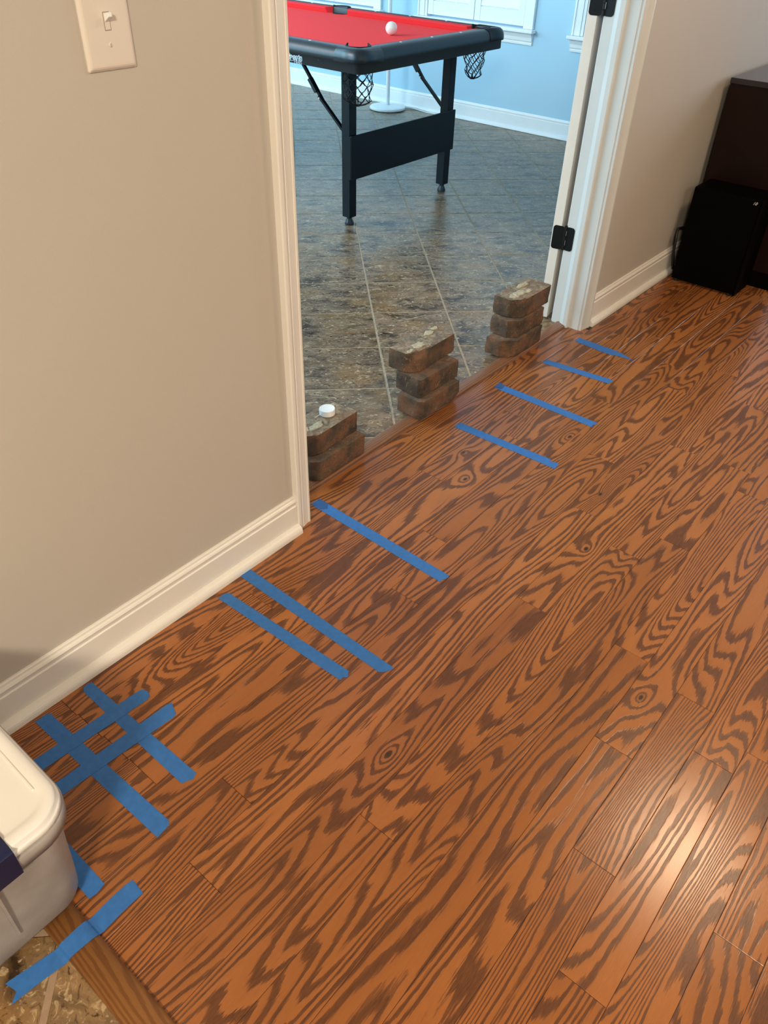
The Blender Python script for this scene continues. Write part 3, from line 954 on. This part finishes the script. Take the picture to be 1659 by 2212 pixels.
# ---------------------------------------------------------------- bricks
def brick(cx, cy, z0, lx, ly, h, yaw, seed, mortar, cuts, label, group):
    nx, ny, nz = 16, 9, 6
    hx, hy, hz = lx / 2, ly / 2, h / 2
    bm = bmesh.new()
    idx = {}
    def vert(i, j, k):
        key = (i, j, k)
        if key not in idx:
            idx[key] = bm.verts.new(((2 * i / nx - 1) * hx, (2 * j / ny - 1) * hy, (2 * k / nz - 1) * hz))
        return idx[key]
    for k in (0, nz):
        for i in range(nx):
            for j in range(ny):
                bm.faces.new([vert(i, j, k), vert(i + 1, j, k), vert(i + 1, j + 1, k), vert(i, j + 1, k)])
    for j in (0, ny):
        for i in range(nx):
            for k in range(nz):
                bm.faces.new([vert(i, j, k), vert(i + 1, j, k), vert(i + 1, j, k + 1), vert(i, j, k + 1)])
    for i in (0, nx):
        for j in range(ny):
            for k in range(nz):
                bm.faces.new([vert(i, j, k), vert(i, j + 1, k), vert(i, j + 1, k + 1), vert(i, j, k + 1)])
    r = 0.0045
    so = Vector((seed * 3.1, seed * 1.7, seed))
    for v in bm.verts:
        q = v.co.copy()
        inner = Vector((max(-hx + r, min(hx - r, q.x)), max(-hy + r, min(hy - r, q.y)), max(-hz + r, min(hz - r, q.z))))
        d = q - inner
        if d.length > 1e-6:
            q = inner + d.normalized() * r
        for n_, dist in cuts:
            n_ = Vector(n_).normalized()
            e = n_.dot(q) - dist
            if e > 0:
                q -= n_ * e
        nrm = d.normalized() if d.length > 1e-6 else Vector((0, 0, 0))
        big = noise.noise(q * 22 + so); small = noise.noise(q * 75 + so)
        side = 1.0 if abs(nrm.z) < 0.9 else 0.35
        q += nrm * ((big * 0.0034 + small * 0.0016) * side - 0.0008)
        q.z = max(-hz, min(hz, q.z))
        v.co = q
    bmesh.ops.recalc_face_normals(bm, faces=bm.faces[:])
    me = bpy.data.meshes.new('brick'); bm.to_mesh(me); bm.free()
    me.materials.append(M_BRK[1 if mortar else 0])
    for p in me.polygons:
        p.use_smooth = True
    me.set_sharp_from_angle(angle=math.radians(24))
    o = bpy.data.objects.new('brick', me); COL.objects.link(o)
    o.location = (cx, cy, z0 + hz); o.rotation_euler = (0, 0, yaw)
    o['seed'] = float(seed)
    tag(o, label, 'brick', group)
    return o


def mortar(parent, hz, spots, seed):
    rr = random.Random(seed)
    for (x, y, a, b, h) in spots:
        m = MB(); n = 14
        rot_ = rr.uniform(-0.5, 0.5)
        rings = []
        wv = [1 + rr.uniform(-0.28, 0.28) for _ in range(n)]
        for s, z in ((1.0, -0.001), (0.94, h * 0.35), (0.72, h * 0.62), (0.30, h * 0.25)):
            rings.append([(x + a * s * wv[i] * math.cos(2 * math.pi * i / n), y + b * s * wv[i] * math.sin(2 * math.pi * i / n), hz + z + 0.0008 * noise.noise(Vector((i * 1.3, s * 9, seed)))) for i in range(n)])
        m.loops(rings)
        o = m.build('mortar_patch', M_MORT, parent, smooth=True)
        o['label'] = 'cream crust of old mortar'


CF = lambda dx, dy, d: ((dx, dy, 0), d)
# left pair, half hidden by the left casing
G = 'tumbled bricks stacked in the doorway'
brick(1.388, 1.340, 0.0105, 0.222, 0.110, 0.068, 0.015, 1.3, 0, [CF(1, -1, 0.113), CF(-1, -1, 0.100), ((1, 0, 1), 0.098)], 'lower brick of the pair beside the left door casing, under the capped one', G)
b = brick(1.388, 1.366, 0.0785, 0.226, 0.106, 0.070, 0.03, 2.2, 1, [CF(-1, -1, 0.088), CF(1, -1, 0.111), ((-0.6, -1, 0.6), 0.082), ((1, 0, 1), 0.098)], 'upper brick beside the left door casing, carrying the white cap', G)
mortar(b, 0.0345, [(0.066, 0.026, 0.032, 0.016, 0.003), (0.050, 0.034, 0.018, 0.010, 0.004), (-0.035, -0.016, 0.028, 0.014, 0.003), (-0.080, 0.0, 0.020, 0.022, 0.003)], 4)
# middle stack
brick(1.860, 1.318, 0.0105, 0.212, 0.106, 0.068, 0.0, 3.1, 0, [CF(-1, -1, 0.100), CF(1, -1, 0.110), ((0.5, -1, -1), 0.079)], 'bottom brick of the middle stack of three in the doorway', G)
brick(1.873, 1.339, 0.0785, 0.206, 0.106, 0.068, -0.02, 4.6, 0, [CF(-1, -1, 0.104), CF(1, -1, 0.109), ((1, 0, 0.5), 0.104)], 'second brick of the middle stack, between bottom and top ones', G)
b = brick(1.890, 1.378, 0.1465, 0.234, 0.104, 0.070, 0.02, 5.4, 1, [CF(-1, -1, 0.092), CF(1, -1, 0.116), ((1, 0, 0.35), 0.116), ((-0.3, -1, 0.7), 0.062)], 'top brick of the middle stack with two pale mortar rings', G)
mortar(b, 0.0345, [(-0.040, -0.012, 0.027, 0.018, 0.003), (0.052, 0.016, 0.024, 0.014, 0.003), (0.095, 0.022, 0.014, 0.010, 0.004), (0.020, 0.004, 0.006, 0.005, 0.003), (-0.090, -0.016, 0.016, 0.009, 0.002)], 8)
# right stack
brick(2.420, 1.334, 0.0105, 0.236, 0.108, 0.067, 0.0, 6.6, 0, [CF(-1, -1, 0.086), CF(-0.5, -1, 0.086), CF(1, -1, 0.117)], 'bottom brick of the right stack of three near the door hinges', G)
brick(2.443, 1.345, 0.0775, 0.206, 0.110, 0.067, -0.01, 7.5, 0, [CF(-1, -1, 0.086), CF(1, -1, 0.108), ((-1, -1, -0.7), 0.092)], 'second brick of the right stack, between bottom and top ones', G)
b = brick(2.475, 1.355, 0.1445, 0.230, 0.112, 0.071, 0.0, 8.7, 1, [CF(-1, -1, 0.090), CF(1, -1, 0.117), ((-0.2, -1, 0.5), 0.068)], 'top brick of the right stack, crusted with pale mortar', G)
mortar(b, 0.035, [(0.030, 0.024, 0.034, 0.015, 0.004), (0.026, 0.024, 0.018, 0.009, 0.007), (-0.035, -0.008, 0.030, 0.020, 0.0025), (-0.078, -0.008, 0.018, 0.018, 0.002), (0.0, -0.020, 0.022, 0.012, 0.002)], 11)

# white cap on the left pair
cp = thing('bottle_cap', 'white round plastic cap lying on the left brick pair', 'cap', (1.423, 1.373, 0.1483))
MB().lathe([(0.001, 0.0), (0.0226, 0.0), (0.0236, 0.001), (0.0236, 0.0175), (0.0226, 0.0190), (0.0212, 0.0193), (0.0198, 0.0185), (0.001, 0.0180)], 0, 0, 40).build('cap_body', M_CAP, cp)
cc = MB().tube([(-0.0236, 0.004, 0.006), (-0.031, 0.008, 0.004), (-0.038, 0.008, 0.003), (-0.043, 0.010, 0.002)], 0.0012, 5)
cc.build('strap_end', M_CAP, cp)

# ---------------------------------------------------------------- tape
def tape(label, pts, z=0.0004, folded=None, name='tape_strip'):
    m = MB()
    cx = sum(p[0] for p in pts) / len(pts); cy = sum(p[1] for p in pts) / len(pts)
    m.prism([(x - cx, y - cy, 0) for x, y in pts], (0, 0, 0.00025))
    o = m.build(name, M_TAPE)
    o.location = (cx, cy, z)
    tag(o, label, 'tape', 'blue tape strips on the oak floor')
    if folded:
        f = MB().prism([(x - cx, y - cy, 0.0003) for x, y in folded[0]], (0, 0, 0.0003))
        if len(folded) > 1:
            for i, h in enumerate(folded[1]):
                x, y, zz = f.v[len(folded[0]) + i]; f.v[len(folded[0]) + i] = (x, y, zz + h)
                x, y, zz = f.v[i]; f.v[i] = (x, y, zz + h)
        f.build('folded_end', M_TAPED, o)['label'] = 'folded darker end of the strip'
    return o


def strip(xa, ya, xb, yb, w=0.0335, ea=None, eb=None, n=1):
    """strip from (xa,ya) to (xb,yb); ea/eb: offsets along the strip of points spread over the width"""
    a = Vector((xa, ya)); b = Vector((xb, yb)); d = (b - a).normalized(); s = Vector((-d.y, d.x))
    ea = ea or [0, 0]; eb = eb or [0, 0]
    out = []
    for i, e in enumerate(ea):
        t = i / (len(ea) - 1) - 0.5
        out.append(tuple(a + s * w * t + d * e))
    for i, e in enumerate(eb):
        t = 0.5 - i / (len(eb) - 1)
        out.append(tuple(b + s * w * t + d * e))
    return out


tape('blue tape strip nearest the right door casing, torn to a long point',
     [(2.640, 1.180), (2.652, 1.190), (2.666, 1.186), (2.680, 1.193), (2.679, 1.10), (2.679, 1.049), (2.672, .996), (2.655, .955), (2.649, .937), (2.647, .965), (2.645, .995), (2.632, 1.035), (2.632, 1.075), (2.637, 1.113)])
tape('blue tape strip between the pointed one and the one with a curled end', strip(2.4155, 1.189, 2.441, .928, .035, [0, -.004, .001, -.003, 0], [0, .003, 0, -.004]))
tape('blue tape strip with a curled dark end, in front of the right brick stack',
     strip(2.138, 1.219, 2.1385, .832, .036, [0, .003, 0], [0, .001, -.006, 0]),
     folded=([(2.121, 1.218), (2.155, 1.2225), (2.156, 1.201), (2.128, 1.193)], [0.004, 0.006, 0.001, 0.0]))
tape('blue tape strip in front of the middle brick stack, with a notched torn end',
     [(1.815, 1.172), (1.828, 1.178), (1.842, 1.172), (1.850, 1.175), (1.8545, 1.058), (1.861, .930), (1.8655, .856), (1.866, .842), (1.855, .836), (1.860, .826), (1.863, .812), (1.848, .807), (1.829, .806), (1.827, .90), (1.823, 1.00)])
tape('blue tape strip at the foot of the left door casing, folded at its wall end',
     strip(1.2255, 1.238, 1.2155, .771, .0345, [0, -.003, 0], [0, .004, .001, -.004, 0]),
     folded=([(1.209, 1.238), (1.242, 1.239), (1.243, 1.205), (1.224, 1.190), (1.209, 1.205)],))
tape('long blue tape strip meeting the left baseboard, farther of the parallel pair', [(.878, 1.1815), (.912, 1.1815), (.911, 1.10), (.908, .90), (.9055, .692), (.904, .6845), (.893, .688), (.882, .6945), (.874, .7035), (.875, .90), (.877, 1.10)])
tape('blue tape strip stopping short of the left baseboard, nearer of the parallel pair', [(.789, 1.152), (.796, 1.149), (.806, 1.1515), (.819, 1.1445), (.824, 1.00), (.832, .755), (.825, .752), (.817, .746), (.811, .754), (.800, .7525), (.795, .95)])
# hash sign
tape('blue tape bar of the hash sign running from the wall, farther from the tub', [(.412, 1.150), (.418, 1.160), (.430, 1.163), (.4385, 1.160), (.4405, 1.00), (.4435, .812), (.431, .806), (.422, .811), (.410, .8155), (.4105, 1.00)], 0.0003)
tape('blue tape bar of the hash sign running from the wall, nearer the tub', [(.302, 1.161), (.312, 1.157), (.322, 1.160), (.334, 1.155), (.340, .96), (.3460, .772), (.340, .765), (.327, .763), (.311, .7615), (.306, .96)], 0.0003)
tape('blue tape bar of the hash sign parallel to the wall, closer to the baseboard', [(.190, 1.082), (.190, 1.048), (.340, 1.040), (.488, 1.0295), (.498, 1.033), (.503, 1.046), (.500, 1.058), (.493, 1.0625), (.340, 1.073)], 0.00085)
tape('blue tape bar of the hash sign parallel to the wall, farther from the baseboard', [(.190, 1.004), (.190, .970), (.350, .961), (.500, .951), (.507, .956), (.512, .970), (.518, .984), (.508, .988), (.350, .995)], 0.00085)
tape('short blue tape strip coming out from under the tub', [(.1645, .95), (.1985, .95), (.1990, .80), (.1985, .762), (.182, .758), (.1665, .760)], 0.0004)
# strip over the kitchen threshold
rings = []
up = [(.235, .731), (.222, .7325), (.196, .733), (.170, .7315), (.150, .7295), (.138, .7285), (.125, .7275), (.112, .727), (.100, .7275), (.088, .729), (.070, .733), (.038, .739), (.012, .7445), (.004, .7455)]
lo = [(.2325, .6975), (.220, .698), (.194, .698), (.170, .6965), (.150, .6945), (.138, .6935), (.125, .6935), (.112, .694), (.100, .6955), (.088, .6975), (.070, .701), (.038, .706), (.012, .7085), (-.006, .7105)]


def bumpz(x):
    c = (x - 0.116) / 0.0275
    if abs(c) < 1:
        return 0.0015 + 0.0112 * math.sin(math.acos(max(-1, min(1, c)))) ** 0.75 + 0.0004
    e = abs(c) - 1
    return 0.0006 + max(0, 0.0035 - e * 0.012)


def resample(pts, n):
    out = []
    for k in range(n + 1):
        t = k / n * (len(pts) - 1); i = min(int(t), len(pts) - 2); u = t - i
        out.append((pts[i][0] * (1 - u) + pts[i + 1][0] * u, pts[i][1] * (1 - u) + pts[i + 1][1] * u))
    return out


for (xa, ya), (xb, yb) in zip(resample(up, 91), resample(lo, 91)):
    za, zb = bumpz(xa), bumpz(xb)
    if xb < 0.010:
        continue
    xm = (xa + xb) / 2
    ym = (ya + yb) / 2
    rings.append([(xa, ya, za), (xm, ym, bumpz(xm)), (xb, yb, zb), (xb, yb, zb + 0.0003), (xm, ym, bumpz(xm) + 0.0003), (xa, ya, za + 0.0003)])
# torn last edge: a notch between the two corners
rings.append([(.0035, .7455, .0006), (.0095, .7225, .0006), (-.006, .7105, .0006), (-.006, .7105, .0009), (.0095, .7225, .0009), (.0035, .7455, .0009)])
m = MB().loops(rings)
o = m.build('tape_strip', M_TAPE, smooth=False)
tag(o, 'blue tape strip crossing the rounded wooden threshold onto the kitchen tile', 'tape', 'blue tape strips on the oak floor')

# ---------------------------------------------------------------- storage tub
def rr_ring(x0, x1, y0, y1, r, z, n=8):
    return rrect(x0, x1, y0, y1, r, z, n)


tub = thing('storage_tub', 'frosted plastic storage tub with a white lid standing by the baseboard', 'storage tub', (0, 0.94, 0.0128))
TO = (0.0, -0.94, -0.0128)


def upart(m, name, mat, parent=tub, **kw):
    m.v = [(x + TO[0], y + TO[1], z + TO[2]) for x, y, z in m.v]
    return m.build(name, mat, parent, **kw)


zb, zr = 0.0130, 0.283
def body_at(t):
    return (-0.190 - 0.016 * t, 0.176 + 0.010 * t, 0.762 - 0.024 * t, 1.118 + 0.020 * t)
rings = []
for t, ins, z in ((0.0, 0.020, zb), (0.0, 0.006, zb + 0.004), (0.02, 0.0, zb + 0.014), (0.25, 0, 0.08), (0.5, 0, 0.15), (0.75, 0, 0.215), (1.0, 0, 0.254)):
    x0, x1, y0, y1 = body_at(t)
    rings.append(rr_ring(x0 + ins, x1 - ins, y0 + ins, y1 - ins, 0.052, z))
# flared rim that hangs under the lid
for dx, z in ((0.000, 0.2545), (0.0115, 0.256), (0.0130, 0.283), (0.010, 0.2845), (0.0, 0.286), (-0.003, 0.286)):
    x0, x1, y0, y1 = body_at(1.0)
    rings.append(rr_ring(x0 - dx, x1 + dx, y0 - dx, y1 + dx, 0.053 + dx, z))
for t, z in ((1.0, 0.252), (0.5, 0.15), (0.0, zb + 0.006)):
    x0, x1, y0, y1 = body_at(t)
    rings.append(rr_ring(x0 + 0.003, x1 - 0.003, y0 + 0.003, y1 - 0.003, 0.050, z))
upart(MB().loops(rings), 'tub_body', M_TUB, smooth=True)
x0, x1, y0, y1 = body_at(1.0)
rings = []
for d, z in ((-0.012, 0.2865), (0.0075, 0.2865), (0.0095, 0.2885), (0.0095, 0.2965), (0.0078, 0.2985), (0.0062, 0.2990), (0.0055, 0.3070), (0.0020, 0.3105), (-0.004, 0.3115), (-0.012, 0.3112), (-0.016, 0.3090), (-0.021, 0.3078)):
    rings.append(rr_ring(x0 - d, x1 + d, y0 - d, y1 + d, 0.050 + d * 0.9, z))
upart(MB().loops(rings), 'lid', M_LID, smooth=True)
# ridge on the lid
upart(MB().bar((0.1665, 0.790, 0.3083), (0.1705, 1.08, 0.3083), 0.0050, 0.0040), 'lid_ridge', M_LID, bevel=0.0015)
# latches on the short sides
for sgn, ye in ((-1, y0), (1, y1)):
    pf = [(ye + sgn * 0.0095 - sgn * 0.040, 0.3125), (ye + sgn * 0.004, 0.3135), (ye + sgn * 0.0135, 0.308), (ye + sgn * 0.0150, 0.268), (ye + sgn * 0.0125, 0.250), (ye + sgn * 0.0090, 0.249), (ye + sgn * 0.0085, 0.268), (ye + sgn * 0.0105, 0.300), (ye + sgn * 0.004, 0.3125), (ye + sgn * 0.0095 - sgn * 0.040, 0.3118)]
    m = MB().prism([(-0.115, y, z) for y, z in pf], (0.212, 0, 0))
    upart(m, 'latch', M_NAVY, bevel=0.0015)
    # two moulded ribs on that side
    for xr in (-0.06, 0.055):
        upart(MB().bar((xr, ye - sgn * 0.0005 + sgn * 0.001, 0.235), (xr + 0.0, ye - sgn * 0.016, 0.075), 0.004, 0.003), 'rib', M_TUB)

# ---------------------------------------------------------------- light switch
SX, SZ = 0.782, 1.205
sw = thing('light_switch', 'white toggle light switch on the greige wall left of the doorway', 'light switch', (SX, YL, SZ))
rings = []
for ins, d in ((0.0, 0.0001), (0.0, 0.0022), (0.0035, 0.0052), (0.0060, 0.0062), (0.0085, 0.0064)):
    rings.append([(x, -d, z) for x, z in rounded_rect(0, 0, 0.087 - 2 * ins, 0.130 - 2 * ins, 0.0022, 3)])
MB().loops(rings).build('plate', M_PLATE, sw, smooth=False)
MB().box(-0.0056, 0.0056, -0.0068, -0.0060, -0.0122, 0.0122).build('slot_rim', M_SLOT, sw)
MB().box(-0.0044, 0.0044, -0.0074, -0.0062, -0.0110, 0.0110).build('toggle_well', M_PLATE, sw)
m = MB().loops([[(-0.0042, -0.0070, -0.001), (0.0042, -0.0070, -0.001), (0.0042, -0.0070, 0.0095), (-0.0042, -0.0070, 0.0095)],
                [(-0.0034, -0.0185, 0.0065), (0.0034, -0.0185, 0.0065), (0.0034, -0.0170, 0.0125), (-0.0034, -0.0170, 0.0125)]])
m.build('toggle', M_CAP, sw, 0.0008)
for zz in (-0.031, 0.031):
    s = MB()
    s.loops([[(0.0034 * math.cos(t), -0.0063, zz + 0.0034 * math.sin(t)) for t in [2 * math.pi * k / 14 for k in range(14)]],
             [(0.0026 * math.cos(t), -0.0074, zz + 0.0026 * math.sin(t)) for t in [2 * math.pi * k / 14 for k in range(14)]]])
    so_ = s.build('screw', M_PLATE, sw)
    MB().box(-0.0004, 0.0004, -0.0078, -0.0073, zz - 0.0024, zz + 0.0024).build('screw_slot', M_SLOT, so_)

# ---------------------------------------------------------------- cabinet and speaker on the right
cb = thing('media_cabinet', 'dark brown wooden cabinet against the wall right of the doorway', 'cabinet', (4.25, 1.0, 0))
def cpart(x0, x1, y0, y1, z0, z1, name, mat, bevel=0.0, parent=cb):
    return MB().box(x0 - 4.25, x1 - 4.25, y0 - 1.0, y1 - 1.0, z0, z1).build(name, mat, parent, bevel)
cpart(3.69, 4.86, 0.775, 1.198, 0.0, 0.07, 'plinth', M_SPK)
cpart(3.688, 3.71, 0.77, 1.199, 0.0705, 0.778, 'side_panel', M_CABI, 0.001)
cpart(4.84, 4.862, 0.77, 1.199, 0.0705, 0.778, 'side_panel', M_CABI, 0.001)
cpart(3.711, 4.839, 0.80, 1.199, 0.0705, 0.778, 'carcass', M_CABI)
cpart(3.680, 4.870, 0.765, 1.2, 0.7785, 0.800, 'top', M_CABT, 0.002)
for xa in (3.714, 4.278):
    d = cpart(xa, xa + 0.558, 0.772, 0.7995, 0.075, 0.774, 'door', M_CABI, 0.002)
    kx = xa + (0.53 if xa < 4 else 0.03)
    k = MB().loops([[(kx - 4.25 + 0.010 * math.cos(t), y - 1.0, 0.45 + 0.010 * math.sin(t)) for t in [2 * math.pi * q / 14 for q in range(14)]] for y in (0.7718, 0.757)])
    k.build('knob', M_SILV, d)

sp = thing('speaker', 'black subwoofer box with a small badge standing in front of the dark cabinet', 'speaker', (3.59, 1.02, 0))
def spart(x0, x1, y0, y1, z0, z1, name, mat, bevel=0.0):
    return MB().box(x0 - 3.59, x1 - 3.59, y0 - 1.02, y1 - 1.02, z0, z1).build(name, mat, sp, bevel)
spart(3.502, 3.672, 0.885, 1.168, 0.012, 0.412, 'speaker_body', M_SPK, 0.003)
spart(3.500, 3.674, 0.875, 0.8845, 0.006, 0.412, 'grille', M_SPK, 0.003)
for fx in (3.52, 3.655):
    for fy in (0.905, 1.15):
        MB().lathe([(0.001, 0), (0.012, 0), (0.013, 0.0118), (0.001, 0.0118)], fx - 3.59, fy - 1.02, 14).build('rubber_foot', M_PLAS, sp)
lettering('i0', 0.017, 0.0003, M_LOGO, sp, (3.5012 - 3.59, 0.914 - 1.02, 0.392), (0, -1, 0), (0, 0, 1), 'badge', shear=0.35, space=1.3, label='small pale badge characters')
m = MB()
m.tube([(3.60 - 3.59, 1.169 - 1.02, 0.20), (3.55 - 3.59, 1.188 - 1.02, 0.222), (3.515 - 3.59, 1.196 - 1.02, 0.225), (3.50 - 3.59, 1.192 - 1.02, 0.20), (3.515 - 3.59, 1.19 - 1.02, 0.12), (3.56 - 3.59, 1.19 - 1.02, 0.03)], 0.006, 8)
m.build('cable', M_CABLE, sp, smooth=True)
